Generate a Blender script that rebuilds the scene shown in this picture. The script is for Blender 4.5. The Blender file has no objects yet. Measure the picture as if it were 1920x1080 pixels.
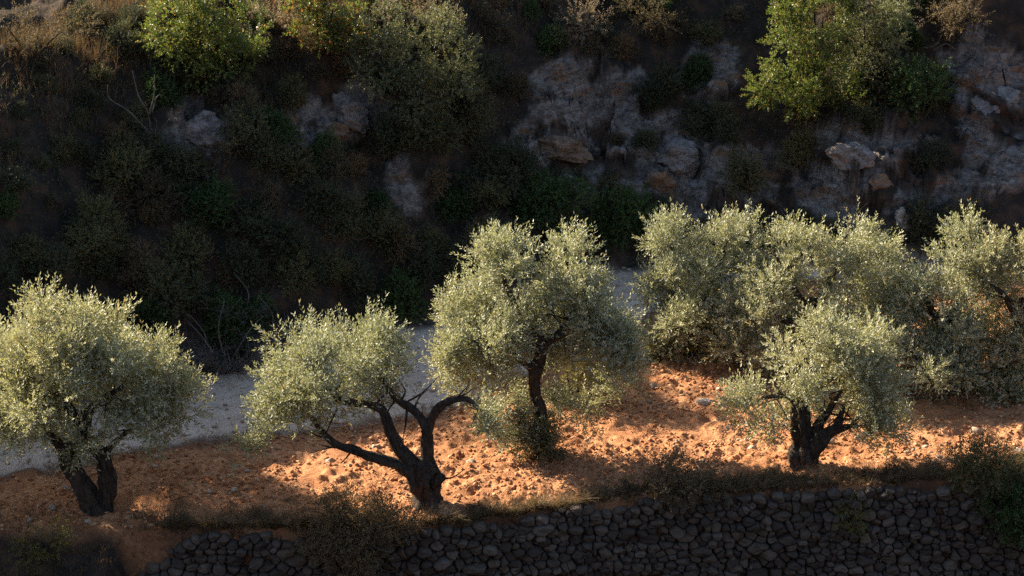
import bpy, math, random
import numpy as np

# ------------------------------------------------------------------ camera, sky, sun
S = bpy.context.scene
COL = S.collection
PITCH = math.radians(20.0)
CAM = np.array([0.0, -45.3, 21.6])
FPX = 1920 * 80 / 36.0
cam_d = bpy.data.cameras.new("camera")
cam = bpy.data.objects.new("camera", cam_d)
COL.objects.link(cam)
cam.location = CAM
cam.rotation_euler = (math.pi / 2 - PITCH, 0, 0)
cam_d.lens = 80
cam_d.sensor_width = 36
cam_d.clip_end = 2000
S.camera = cam

SUN_EL, SUN_BACK = math.radians(30.5), math.radians(32.0)      # elevation; angle behind pure left
SUN = np.array([-math.cos(SUN_EL) * math.cos(SUN_BACK), math.cos(SUN_EL) * math.sin(SUN_BACK), math.sin(SUN_EL)])
W = bpy.data.worlds.new("World")
S.world = W
W.use_nodes = True
bg = W.node_tree.nodes["Background"]
sky = W.node_tree.nodes.new("ShaderNodeTexSky")
sky.sky_type = 'NISHITA'
sky.sun_disc = False
sky.sun_elevation = SUN_EL
sky.sun_rotation = math.atan2(SUN[0], SUN[1])
W.node_tree.links.new(sky.outputs[0], bg.inputs[0])
bg.inputs[1].default_value = 0.075
sun_d = bpy.data.lights.new("sun", 'SUN')
sun_d.energy = 5.0
sun_d.angle = math.radians(0.5)
sun_d.color = (1.0, 0.87, 0.68)
sun_o = bpy.data.objects.new("sun", sun_d)
COL.objects.link(sun_o)
sun_o.location = (-30, 20, 40)
from mathutils import Vector
sun_o.rotation_euler = Vector(SUN).to_track_quat('Z', 'Y').to_euler()
S.view_settings.view_transform = 'Standard'
S.view_settings.look = 'None'
S.view_settings.gamma = 1
S.cycles.use_denoising = False
S.cycles.pixel_filter_type = 'BLACKMAN_HARRIS'
S.cycles.filter_width = 1.5
S.view_settings.exposure = 1.65

rng = np.random.default_rng(7)

# ------------------------------------------------------------------ noise
def _h(ix, iy, iz):
    h = (ix.astype(np.int64) * 374761393 + iy.astype(np.int64) * 668265263 + iz.astype(np.int64) * 2147483647) & 0xffffffff
    h = ((h ^ (h >> 13)) * 1274126177) & 0xffffffff
    h = ((h ^ (h >> 16)) * 2246822519) & 0xffffffff
    return ((h ^ (h >> 15)) & 0xffffff) / float(0xffffff)

def vnoise(x, y, z=0.0):
    x = np.asarray(x, float); y = np.asarray(y, float); z = np.asarray(z, float) + 0 * x
    xi, yi, zi = np.floor(x), np.floor(y), np.floor(z)
    fx, fy, fz = x - xi, y - yi, z - zi
    fx, fy, fz = [f * f * f * (f * (f * 6 - 15) + 10) for f in (fx, fy, fz)]
    r = 0
    for a in (0, 1):
        for b in (0, 1):
            for c in (0, 1):
                w = (fx if a else 1 - fx) * (fy if b else 1 - fy) * (fz if c else 1 - fz)
                r = r + w * _h(xi + a, yi + b, zi + c)
    return r * 2 - 1

def fbm(x, y, z=0.0, o=4, g=0.5):
    r, a, f = 0, 1.0, 1.0
    for k in range(o):
        r = r + a * vnoise(x * f + 17.3 * k, y * f - 9.1 * k, np.asarray(z) * f + 3.7 * k)
        a *= g; f *= 2.03
    return r

def sstep(a, b, x):
    t = np.clip((x - a) / (b - a), 0, 1)
    return t * t * (3 - 2 * t)

def worley(x, y, seed=0.0):
    xi, yi = np.floor(x), np.floor(y)
    f1 = np.full(np.shape(x), 9.0); f2 = f1.copy(); rid = f1 * 0; tx = f1 * 0; ty = f1 * 0
    for a in (-1, 0, 1):
        for b in (-1, 0, 1):
            cx, cy = xi + a, yi + b
            s0 = np.full(np.shape(x), seed)
            dx = cx + _h(cx, cy, s0 + 1) - x; dy = cy + _h(cx, cy, s0 + 2) - y
            d = np.sqrt(dx * dx + dy * dy)
            nearer = d < f1
            f2 = np.where(nearer, f1, np.minimum(f2, d)); f1 = np.where(nearer, d, f1)
            rid = np.where(nearer, _h(cx, cy, s0 + 3), rid)
            tx = np.where(nearer, -dx * (_h(cx, cy, s0 + 4) - .5), tx); ty = np.where(nearer, -dy * (_h(cx, cy, s0 + 5) - .5), ty)
    return f1, f2, rid, tx + ty

# ------------------------------------------------------------------ terrain as a function of (x, y)
def wall_y(x):
    return np.interp(x, [-30, -8, -2, 2.8, 9, 30], [-1.6, -1.25, -1.0, 0.2, 0.85, 3.0])

def foot_y(x):
    return np.interp(x, [-80, -30, -7.9, -3.1, 3.2, 5.5, 10, 14, 30, 80], [-18, -6, 7.6, 10.6, 14.4, 14.6, 14.0, 13.6, 18, 30]) + 0.5 * vnoise(x * 0.5, x * 0 + 4.2)

def near_y(x):
    return np.interp(x, [-80, -30, -11, -7.6, -1.4, 3.0, 5, 12, 40], [-24, -10, 2.0, 3.5, 5.6, 10.4, 13.2, 13.4, 20])

ROCKS = []     # (x, z, rx, rz, strength) filled below, world units on the bank

def bank(s, x):
    top = np.interp(x, [-30, -20, -17, -13, -10, -6, 0, 6, 12, 30], [9.0, 8.6, 6.9, 6.6, 6.5, 6.6, 7.0, 7.3, 7.5, 8.5])
    sl = 1.16
    s0 = top / sl
    z = np.where(s < s0, sl * s, top + 0.10 * (s - s0))
    k = 0.6
    z = np.where(np.abs(s - s0) < k, sl * s + (0.10 - sl) * (s - s0 + k) ** 2 / (4 * k), z)
    return np.where(s > 0, z, 0)

def rock_mask(x, z):
    m = np.zeros_like(x)
    for (cx, cz, rx, rz, st) in ROCKS:
        d = ((x - cx) / rx) ** 2 + ((z - cz) / rz) ** 2
        m = np.maximum(m, st * np.clip(1.6 - d * 1.1, 0, 1))
    return m

def height(x, y, full=True):
    x = np.asarray(x, float); y = np.asarray(y, float)
    ter = 0.045 * np.clip(y - 6, 0, 12) + 0.02 * np.clip(x, 0, 14) + 0.10 * vnoise(x * 0.35, y * 0.35, 1.0)
    s = y - foot_y(x)
    mid = 0.55 * vnoise(x * 0.45, s * 0.55, 7.0) + 0.3 * vnoise(x * 1.1, s * 1.1, 3.0)
    bz = bank(s + 0.35 * vnoise(x * 0.8, s * 0.5, 9.0), x)
    z = ter + bz + mid * sstep(0.2, 2.0, s)
    # the drop in front of the terrace
    wy = wall_y(x)
    d = wy - y
    steep = sstep(-8.7, -7.4, x)                                 # wall from about x = -8 rightwards
    drop_wall = np.clip((d + 0.10) * 14, 0, 3.2)
    drop_slope = np.clip(d + 0.2, 0, 99) * 0.62
    drop = steep * drop_wall + (1 - steep) * np.minimum(drop_slope, 3.2)
    drop = drop + np.clip(d - 0.5, 0, 14) * 0.25 * 1.0
    z = z - drop
    z = z + np.clip(-16 - y, 0, 34) * 0.78 + np.clip(-50 - y, 0, 60) * 0.5   # the hillside the photographer stands on
    if full:
        rk = rock_mask(x, z) * sstep(-0.1, 0.6, s)
        L = 0.75
        t = z / L + 0.55 * vnoise(x * 0.5, y * 0.3, 2.0) + 0.34 * x
        fr = t - np.floor(t)
        led = L * (np.floor(t) + sstep(0.45, 0.95, fr) - t)
        z = z + rk * 0.75 * led + rk * 0.30 * (0.4 - np.abs(fbm(x * 1.3, y * 1.3, z * 1.0, 4)))
        z = z + rk * 0.06 * fbm(x * 4, y * 4, z * 4, 3)
        uw, vw = x + .25 * vnoise(x * 1.3, y * 1.3, 4.0), y * 1.0 + .3 * x + .25 * vnoise(x * 1.3, y * 1.3, 8.0)
        for (fq, am, sd) in ((0.75, .62, 11.0), (2.0, .30, 31.0), (5.0, .10, 51.0)):
            f1, f2, rid, tl = worley(uw * fq, vw * fq * 1.3, sd)
            z = z + rk * am * ((rid - .55) * .8 + tl * 1.1 - .18 * np.exp(-(f2 - f1) / .07))
        soil = sstep(0.0, 0.8, near_y(x) - y) * sstep(-0.3, 0.5, y - wy)
        road = sstep(-0.3, 0.4, y - near_y(x)) * (1 - sstep(-0.3, 0.4, s))
        cl = fbm(x * 2.2, y * 2.2, 5.0, 2)
        clod = 0.060 * np.clip(fbm(x * 6, y * 6, 0.5, 3), -0.6, 1.2) + 0.065 * np.clip(fbm(x * 3.1, y * 2.6, 9.5, 2), -0.5, 1)
        z = z + soil * (clod * (1 + 0.5 * cl)) + 0.012 * road * fbm(x * 3, y * 3, 2.2, 3)
        rough = (1 - soil) * (1 - road) * sstep(-14, -3, y)
        z = z + rough * (1 - 0.6 * rk) * (0.10 * fbm(x * 1.9, y * 1.9, 6.1, 4))
    return z

def ray(px, py):
    u, v = (px - 960) / FPX, (540 - py) / FPX
    return np.array([u, math.cos(PITCH) + v * math.sin(PITCH), -math.sin(PITCH) + v * math.cos(PITCH)])

def at(px, py, full=True):
    d = ray(px, py)
    t = np.arange(44, 95, 0.04)
    p = CAM[None] + t[:, None] * d[None]
    below = p[:, 2] < height(p[:, 0], p[:, 1], full)
    i = int(np.argmax(below)) if below.any() else len(t) - 1
    return p[i]

def rock_at(px, py, wx, wz, st=1.0):
    p = at(px, py, False)
    sc = FPX / np.linalg.norm(p - CAM)
    ROCKS.append((p[0], p[2], wx / sc, wz / sc * 0.95, st))

_new = []
for a in ((640, 215, 95, 55, 1), (365, 240, 80, 45, .8), (1010, 270, 75, 45, 1), (1095, 190, 110, 75, 1), (1220, 290, 110, 70, 1),
          (1300, 360, 110, 50, 1), (1180, 330, 90, 50, .9), (1640, 300, 110, 65, 1), (1700, 250, 70, 50, .8), (1850, 170, 90, 95, .9),
          (1640, 400, 120, 60, .8), (1330, 120, 60, 60, .8), (570, 280, 50, 35, .6), (740, 350, 70, 60, .45), (1400, 400, 80, 50, .8), (1120, 320, 80, 50, .8), (1400, 330, 90, 50, .7), (1510, 340, 90, 60, .8), (1760, 330, 80, 70, .7), (1880, 270, 70, 60, .7), (1050, 220, 80, 60, .8)):
    R0 = list(ROCKS); ROCKS.clear(); rock_at(*a); _new.append(ROCKS[0])
ROCKS[:] = _new

# ------------------------------------------------------------------ helpers
def prop(o, label=None, cat=None, group=None, kind=None):
    if label: o['label'] = label
    if cat: o['category'] = cat
    if group: o['group'] = group
    if kind: o['kind'] = kind
    return o

def empty(name, loc, label, cat, group=None):
    o = bpy.data.objects.new(name, None)
    o.empty_display_size = 0.2
    COL.objects.link(o)
    o.location = loc
    return prop(o, label, cat, group)

def mesh(name, v, f, mat, parent=None, rnd=None, attrs=None, smooth=True):
    v = np.asarray(v, np.float32)
    me = bpy.data.meshes.new(name)
    if isinstance(f, np.ndarray):
        n, k = f.shape
        me.vertices.add(len(v)); me.vertices.foreach_set("co", v.ravel())
        me.loops.add(n * k); me.loops.foreach_set("vertex_index", f.astype(np.int32).ravel())
        me.polygons.add(n); me.polygons.foreach_set("loop_start", np.arange(0, n * k, k, dtype=np.int32))
        me.update(calc_edges=True)
    else:
        me.from_pydata([tuple(p) for p in v.tolist()], [], f)
    if smooth:
        me.polygons.foreach_set("use_smooth", np.ones(len(me.polygons), bool))
    A = dict(attrs or {})
    if rnd is not None: A['rnd'] = rnd
    for k_, val in A.items():
        at_ = me.attributes.new(k_, 'FLOAT', 'POINT')
        at_.data.foreach_set("value", np.asarray(val, np.float32).ravel())
    me.materials.append(mat)
    o = bpy.data.objects.new(name, me)
    COL.objects.link(o)
    if parent is not None: o.parent = parent
    return o

class NT:
    def __init__(self, name):
        self.m = bpy.data.materials.new(name); self.m.use_nodes = True
        self.t = self.m.node_tree; self.t.nodes.clear()
        self.out = self.n('OutputMaterial')
    def n(self, kind, **kw):
        nd = self.t.nodes.new('ShaderNode' + kind)
        for k, v in kw.items(): setattr(nd, k, v)
        return nd
    def l(self, a, b): self.t.links.new(a, b)
    def attr(self, name):
        return self.n('Attribute', attribute_name=name).outputs['Fac']
    def noise(self, scale, detail=4, rough=.55, vec=None, out='Fac'):
        nd = self.n('TexNoise'); nd.inputs['Scale'].default_value = scale
        nd.inputs['Detail'].default_value = detail; nd.inputs['Roughness'].default_value = rough
        self.l(vec if vec is not None else self.pos(), nd.inputs['Vector'])
        return nd.outputs[out]
    def pos(self):
        if not hasattr(self, '_p'): self._p = self.n('NewGeometry').outputs['Position']
        return self._p
    def obj(self):
        if not hasattr(self, '_o'): self._o = self.n('TexCoord').outputs['Object']
        return self._o
    def ramp(self, fac, stops, interp='LINEAR'):
        r = self.n('ValToRGB'); r.color_ramp.interpolation = interp
        e = r.color_ramp.elements
        while len(e) < len(stops): e.new(0.5)
        for el, (p, c) in zip(e, stops):
            el.position = p; el.color = (c, c, c, 1) if isinstance(c, (int, float)) else (*c, 1)
        self.l(fac, r.inputs[0]); return r.outputs[0]
    def mix(self, fac, a, b, mode='MIX'):
        m = self.n('Mix', data_type='RGBA', blend_type=mode)
        for sock, val in ((m.inputs[0], fac), (m.inputs[6], a), (m.inputs[7], b)):
            if isinstance(val, (int, float)): sock.default_value = val
            elif isinstance(val, tuple): sock.default_value = (*val, 1)
            else: self.l(val, sock)
        return m.outputs[2]
    def math(self, op, a, b=0.0):
        m = self.n('Math', operation=op)
        for s, v in ((m.inputs[0], a), (m.inputs[1], b)):
            if isinstance(v, (int, float)): s.default_value = v
            else: self.l(v, s)
        return m.outputs[0]
    def bump(self, hgt, dist, strength=1.0):
        b = self.n('Bump'); b.inputs['Distance'].default_value = dist; b.inputs['Strength'].default_value = strength
        self.l(hgt, b.inputs['Height']); return b.outputs[0]
    def surf(self, color, rough=.9, normal=None, spec=.2):
        p = self.n('BsdfPrincipled')
        if isinstance(color, tuple): p.inputs['Base Color'].default_value = (*color, 1)
        else: self.l(color, p.inputs['Base Color'])
        if isinstance(rough, (int, float)): p.inputs['Roughness'].default_value = rough
        else: self.l(rough, p.inputs['Roughness'])
        p.inputs['Specular IOR Level'].default_value = spec
        if normal is not None: self.l(normal, p.inputs['Normal'])
        return p.outputs[0]
    def done(self, s): self.l(s, self.out.inputs['Surface']); return self.m

# ------------------------------------------------------------------ materials
def terrain_material():
    t = NT("terrain")
    soil, road, rock = t.attr('soil'), t.attr('road'), t.attr('rock')
    n1, n2, n3 = t.noise(1.1, 5), t.noise(9, 5), t.noise(38, 4)
    red = t.ramp(n2, [(.25, (.28, .112, .048)), (.5, (.48, .222, .102)), (.75, (.63, .37, .20))])
    red = t.mix(t.ramp(n1, [(.4, 0.0), (.6, .75)]), red, (.30, .125, .055))
    red = t.mix(t.ramp(n3, [(.58, 0.0), (.70, .7)]), red, (.62, .42, .26))
    rd = t.ramp(n1, [(.3, (.58, .455, .34)), (.7, (.76, .61, .47))])
    rd = t.mix(t.ramp(n3, [(.42, 0.0), (.66, .7)]), rd, (.33, .25, .19))
    rd = t.mix(t.ramp(t.noise(3.1, 6, .65), [(.5, 0.0), (.66, .6)]), rd, (.36, .24, .16))
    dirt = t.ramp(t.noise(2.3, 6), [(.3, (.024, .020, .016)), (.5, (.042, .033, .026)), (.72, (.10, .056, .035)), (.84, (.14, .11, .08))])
    mp = t.n('Mapping'); mp.inputs['Scale'].default_value = (1, 1, 3.2); mp.inputs['Rotation'].default_value = (0, .35, 0); t.l(t.pos(), mp.inputs[0])
    strata = t.noise(2.6, 7, .65, mp.outputs[0])
    rk = t.ramp(strata, [(.28, (.06, .05, .045)), (.42, (.16, .138, .12)), (.60, (.28, .243, .212)), (.8, (.40, .35, .305))])
    rk = t.mix(t.ramp(t.noise(.9, 4, .6, mp.outputs[0]), [(.53, 0.0), (.66, .85)]), rk, (.24, .125, .06))
    rk = t.mix(t.ramp(t.noise(7, 4), [(.5, 0.0), (.7, .75)]), rk, (.055, .045, .045))
    wv = t.n('Mix', data_type='VECTOR'); wv.inputs[0].default_value = .22
    t.l(mp.outputs[0], wv.inputs[4]); t.l(t.noise(1.6, 4, .6, mp.outputs[0], 'Color'), wv.inputs[5])
    for sc_, wd in ((2.2, .035), (6.0, .05)):
        vo = t.n('TexVoronoi', feature='DISTANCE_TO_EDGE'); vo.inputs['Scale'].default_value = sc_; t.l(wv.outputs[1], vo.inputs['Vector'])
        crack = t.ramp(vo.outputs['Distance'], [(0.0, 1.0), (wd, 0.0)])
        rk = t.mix(t.math('MULTIPLY', crack, t.ramp(t.noise(1.9, 3), [(.42, 0.0), (.6, .85)])), rk, (.03, .024, .02))
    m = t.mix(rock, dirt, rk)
    m = t.mix(soil, m, red)
    m = t.mix(road, m, rd)
    hb = t.math('ADD', t.math('MULTIPLY', n2, 1.0), t.math('MULTIPLY', n3, .5))
    hb = t.math('ADD', hb, t.math('MULTIPLY', t.math('MULTIPLY', strata, rock), 1.6))
    return t.done(t.surf(m, .95, t.bump(hb, .05), .1))

def lump_material(name, stops, scale=3.0):
    t = NT(name)
    c = t.ramp(t.attr('rnd'), stops)
    c = t.mix(t.ramp(t.noise(scale * 4, 5), [(.35, .55), (.65, 0.0)]), c, t.mix(.75, c, (.04, .035, .03)))
    return t.done(t.surf(c, .92, t.bump(t.noise(scale * 8, 6), .02), .15))

def rock_material(name, base, dark, stain, amount):
    t = NT(name)
    mp = t.n('Mapping'); mp.inputs['Scale'].default_value = (1, 1, 2.6); mp.inputs['Rotation'].default_value = (.1, .4, 0); t.l(t.pos(), mp.inputs[0])
    s = t.noise(3.2, 7, .65, mp.outputs[0])
    c = t.ramp(s, [(.3, dark), (.6, base)])
    c = t.mix(t.ramp(t.noise(1.7, 3), [(.5, 0.0), (.7, amount)]), c, stain)
    c = t.mix(t.ramp(t.noise(13, 5), [(.5, 0.0), (.68, .7)]), c, dark)
    return t.done(t.surf(c, .9, t.bump(t.math('ADD', s, t.noise(14, 5)), .06), .15))

def leaf_material(name, top, under, dry=None, gloss=.5, trans=.35, tint=None, per_obj=0.0, drymix=.12):
    t = NT(name)
    r = t.attr('rnd')
    a = t.mix(t.ramp(r, [(0, .0), (1, 1.0)]), tuple(x * .62 for x in top), tuple(min(1, x * 1.35) for x in top))
    b = t.mix(r, tuple(x * .75 for x in under), tuple(min(1, x * 1.2) for x in under))
    if dry is not None:
        sel = t.ramp(t.math('FRACT', t.math('MULTIPLY', r, 37.7)), [(1 - drymix - .01, 0.0), (1 - drymix, 1.0)])
        a = t.mix(sel, a, dry); b = t.mix(sel, b, dry)
    if per_obj:
        oi = t.n('ObjectInfo').outputs['Random']
        f = t.ramp(oi, [(0, (1 - per_obj, 1 - per_obj * .9, 1 - per_obj)), (.5, (1, 1, 1)), (1, (1 + per_obj * 1.2, 1 + per_obj * .7, 1))])
        a = t.mix(1.0, a, f, 'MULTIPLY'); b = t.mix(1.0, b, f, 'MULTIPLY')
    back = t.n('NewGeometry').outputs['Backfacing']
    c = t.mix(back, a, b)
    s1 = t.surf(c, gloss, None, .3)
    tr = t.n('BsdfTranslucent')
    t.l(t.mix(1.0, a, tint or (1.5, 1.5, .8), 'MULTIPLY'), tr.inputs[0])
    mx = t.n('MixShader'); mx.inputs[0].default_value = trans
    t.l(s1, mx.inputs[1]); t.l(tr.outputs[0], mx.inputs[2])
    return t.done(mx.outputs[0])

def bark_material(name, dark, light):
    t = NT(name)
    mp = t.n('Mapping'); mp.inputs['Scale'].default_value = (1, 1, .28); t.l(t.obj(), mp.inputs[0])
    s = t.noise(16, 6, .65, mp.outputs[0])
    c = t.ramp(s, [(.35, dark), (.68, light)])
    c = t.mix(t.ramp(t.noise(4, 3, .5, t.obj()), [(.5, 0.0), (.7, .5)]), c, tuple(x * 1.1 for x in light))
    return t.done(t.surf(c, .92, t.bump(s, .09), .15))

M_TER = terrain_material()
M_BARK = bark_material("olive_bark", (.020, .016, .013), (.105, .080, .062))
M_TWIG = bark_material("grey_twig", (.09, .075, .066), (.25, .215, .19))
M_STEM = bark_material("shrub_stem", (.03, .024, .018), (.09, .07, .05))
M_OLIVE = leaf_material("olive_leaf", (.245, .255, .128), (.55, .54, .395), (.32, .25, .14), .52, .36, (1.45, 1.4, .95), .12, .05)
M_GREEN = leaf_material("bright_leaf", (.105, .138, .034), (.15, .18, .06), (.28, .17, .07), .38, .42, (1.5, 1.45, .7), 0, .08)
M_BERRY = leaf_material("berry_bush_leaf", (.115, .14, .034), (.16, .18, .06), (.36, .13, .06), .38, .40, (1.5, 1.45, .7), 0, .16)
M_GREY = leaf_material("grey_green_leaf", (.10, .108, .050), (.18, .185, .11), (.22, .17, .09), .5, .35, None, 0, .1)
M_DARK = leaf_material("dark_scrub_leaf", (.066, .074, .032), (.10, .105, .06), (.13, .095, .055), .6, .25, None, .45, .12)
M_DKGRN = leaf_material("dark_green_leaf", (.045, .085, .020), (.07, .11, .04), (.09, .06, .03), .5, .3, None, .2, .06)
M_BROWN = leaf_material("brown_scrub_leaf", (.11, .085, .052), (.14, .115, .075), (.20, .13, .07), .7, .3, None, .35, .3)
M_DRY = leaf_material("dry_grass", (.15, .10, .054), (.18, .125, .072), (.10, .055, .03), .8, .35, (1.3, 1.2, .9), 0, .25)
M_PALE = leaf_material("pale_dry_leaf", (.30, .24, .15), (.34, .28, .19), (.2, .12, .06), .7, .35, (1.3, 1.2, .9), 0, .2)
M_YEL = leaf_material("yellow_green_leaf", (.12, .115, .025), (.16, .15, .05), (.24, .16, .06), .5, .4, None, 0, .2)
M_CLOD = lump_material("soil_clod", [(0, (.32, .13, .055)), (.6, (.52, .245, .112)), (1, (.66, .41, .225))])
M_PEBBLE = lump_material("pale_pebble", [(0, (.40, .29, .20)), (1, (.62, .52, .42))])
M_STONE = lump_material("wall_stone", [(0, (.066, .052, .042)), (.5, (.108, .086, .069)), (.85, (.14, .108, .078)), (1, (.185, .152, .125))], 2.0)
M_ROCK = rock_material("grey_rock", (.32, .285, .26), (.07, .06, .053), (.28, .17, .09), .5)
M_OCHRE = rock_material("ochre_rock", (.27, .18, .12), (.07, .05, .04), (.27, .13, .055), .8)
M_PALEROCK = rock_material("pale_rock", (.55, .47, .38), (.28, .22, .17), (.45, .28, .16), .4)
M_STREAK = rock_material("white_vein", (.72, .70, .68), (.5, .48, .46), (.6, .56, .5), .3)

# ------------------------------------------------------------------ terrain sheets
def axis(lo, hi, step, far_lo, far_hi, g=1.18):
    c = list(np.arange(lo, hi + 1e-6, step))
    s, p = step, hi
    while p < far_hi: s *= g; p += s; c.append(p)
    s, p, pre = step, lo, []
    while p > far_lo: s *= g; p -= s; pre.append(p)
    return np.array(pre[::-1] + c)

gx = axis(-13.5, 13.5, 0.065, -160, 160)
gy = axis(-2.4, 25.0, 0.065, -140, 160)
GX, GY = np.meshgrid(gx, gy)
GZ = height(GX, GY)
sF = GY - foot_y(GX)
e = 0.35 * fbm(GX * 0.9, GY * 0.9, 3.3, 4)
A_soil = sstep(-0.1, 0.7, near_y(GX) - GY + e) * sstep(-0.25, 0.6, GY - wall_y(GX) + e * 0.8)
A_road = sstep(-0.3, 0.35, GY - near_y(GX) - e) * (1 - sstep(-0.5, 0.3, sF + e)) 
A_rock = np.clip(rock_mask(GX, GZ) * 1.5 * 1.6 + 2.6 * fbm(GX * 1.0, GY * 1.0, GZ, 5, .6) - 0.8, 0, 1) * sstep(0, .5, sF) * (rock_mask(GX, GZ) > 0)
nx, ny = len(gx), len(gy)
idx = np.arange(nx * ny).reshape(ny, nx)
quads = np.stack([idx[:-1, :-1], idx[:-1, 1:], idx[1:, 1:], idx[1:, :-1]], -1).reshape(-1, 4)
cxm = (GX[:-1, :-1] + GX[1:, 1:]).ravel() / 2; cym = (GY[:-1, :-1] + GY[1:, 1:]).ravel() / 2
cls = np.where(cym > foot_y(cxm), 0, np.where(cym > near_y(cxm), 1, np.where(cym > wall_y(cxm) - 0.12, 2, 3)))
# beds of rock stand out over the ones below
rkm = np.clip(rock_mask(GX, GZ) * 1.3, 0, 1) * sstep(0, .5, sF)
tb = GZ / .72 + .36 * GX + .7 * vnoise(GX * .55, GY * .4, 21.0)
fb = tb - np.floor(tb)
bed = sstep(0, .34, fb) * (1 - .9 * fb) * (.45 + .55 * _h(np.floor(tb), np.floor(GX * .45 + .6 * vnoise(GX * .9, GZ, 2.0)), GX * 0))
V = np.stack([GX.ravel(), (GY - .34 * rkm * bed).ravel(), GZ.ravel()], 1)
for k, nm in enumerate(("hillside", "dirt_track", "terrace_soil", "valley_slope")):
    q = quads[cls == k]
    used, inv = np.unique(q, return_inverse=True)
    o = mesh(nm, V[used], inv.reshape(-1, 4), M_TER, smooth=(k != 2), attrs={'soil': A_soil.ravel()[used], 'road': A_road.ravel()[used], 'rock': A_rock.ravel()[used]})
    prop(o, {'hillside': 'steep shaded rocky bank overgrown with scrub', 'dirt_track': 'pale grey dirt track at the foot of the bank',
             'terrace_soil': 'tilled red soil of the olive terrace', 'valley_slope': 'ground falling away below the terrace wall'}[nm], None, None, 'structure')

# ------------------------------------------------------------------ lumps (clods, pebbles, boulders, wall stones)
import bmesh
def ico(sub):
    bm = bmesh.new(); bmesh.ops.create_icosphere(bm, subdivisions=sub, radius=1)
    v = np.array([p.co[:] for p in bm.verts]); f = np.array([[q.index for q in p.verts] for p in bm.faces]); bm.free()
    return v, f
ICO1, ICO2, ICO5 = ico(1), ico(2), ico(5)

def lumps(name, pts, rad, mat, ic, label, parent=None, flat=.7):
    v0, f0 = ic
    n, k = len(pts), len(v0)
    j = 1 + 0.48 * (rng.random((n, k, 1)) - .5) * 2
    sc = rad[:, None, None] * np.stack([rng.uniform(.75, 1.3, n), rng.uniform(.75, 1.3, n), rng.uniform(.5, .9, n) * flat / .7], 1)[:, None, :]
    a = rng.uniform(0, 6.28, n); c, s = np.cos(a), np.sin(a)
    v = v0[None] * j * sc
    vx = v[..., 0] * c[:, None] - v[..., 1] * s[:, None]; vy = v[..., 0] * s[:, None] + v[..., 1] * c[:, None]
    v = np.stack([vx, vy, v[..., 2]], -1) + pts[:, None, :]
    f = (f0[None] + (np.arange(n) * k)[:, None, None]).reshape(-1, 3)
    r = np.repeat(rng.random(n), k)
    o = mesh(name, v.reshape(-1, 3), f, mat, parent, r, smooth=False)
    if label: prop(o, label, None, None, 'stuff')
    return o

def scatter_soil(n, margin=0.0):
    x = rng.uniform(-13, 13, n); y = rng.uniform(-1.6, 14, n)
    ok = (y < near_y(x) - 0.1 - margin) & (y > wall_y(x) + 0.12) & (vnoise(x * .7, y * .7, 8.8) + vnoise(x * 2, y * 2, 1.8) * .6 + rng.random(n) * 1.0 > 0.1)
    x, y = x[ok], y[ok]
    return np.stack([x, y, height(x, y)], 1)
p = scatter_soil(42000)
lumps("soil_clods", p + [0, 0, .01], rng.uniform(.5, 1, len(p)) ** 5 * .052 + .008, M_CLOD, ICO1, "broken red soil clods scattered over the olive terrace")
p = scatter_soil(420)
px_ = rng.uniform(-13, 6, 900); py_ = near_y(px_) + rng.uniform(0, 1, 900) * (foot_y(px_) - near_y(px_))
lumps("track_gravel", np.stack([px_, py_, height(px_, py_) + .01], 1), rng.uniform(.3, 1, 900) ** 4 * .07 + .012, M_PEBBLE, ICO1, "loose gravel on the pale track")
lumps("loose_stones", p + [0, 0, .015], rng.uniform(.3, 1, len(p)) ** 4 * .10 + .018, M_PEBBLE, ICO2, "small pale stones scattered on the red soil")

def boulder(name, loc, r, mat, label, seed, cuts=9, tilt=0, cat="rock", amp=.16):
    q = np.random.default_rng(seed)
    v, f = ICO5[0].copy(), ICO5[1]
    for _ in range(cuts):
        d = q.normal(size=3); d /= np.linalg.norm(d); c = q.uniform(.55, .85)
        h = v @ d; v = v - np.clip(h - c, 0, None)[:, None] * d * .92
    n = fbm(v[:, 0] * 1.8 + seed, v[:, 1] * 1.8, v[:, 2] * 2.6, 5, .55)
    v = v * (1 + amp * n)[:, None] * np.array(r)
    c, s = math.cos(tilt), math.sin(tilt)
    v = np.stack([v[:, 0] * c + v[:, 2] * s, v[:, 1], -v[:, 0] * s + v[:, 2] * c], 1)
    o = mesh(name, v, f, mat, None, np.full(len(v), .5))
    o.location = loc
    return prop(o, label, cat)

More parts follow.
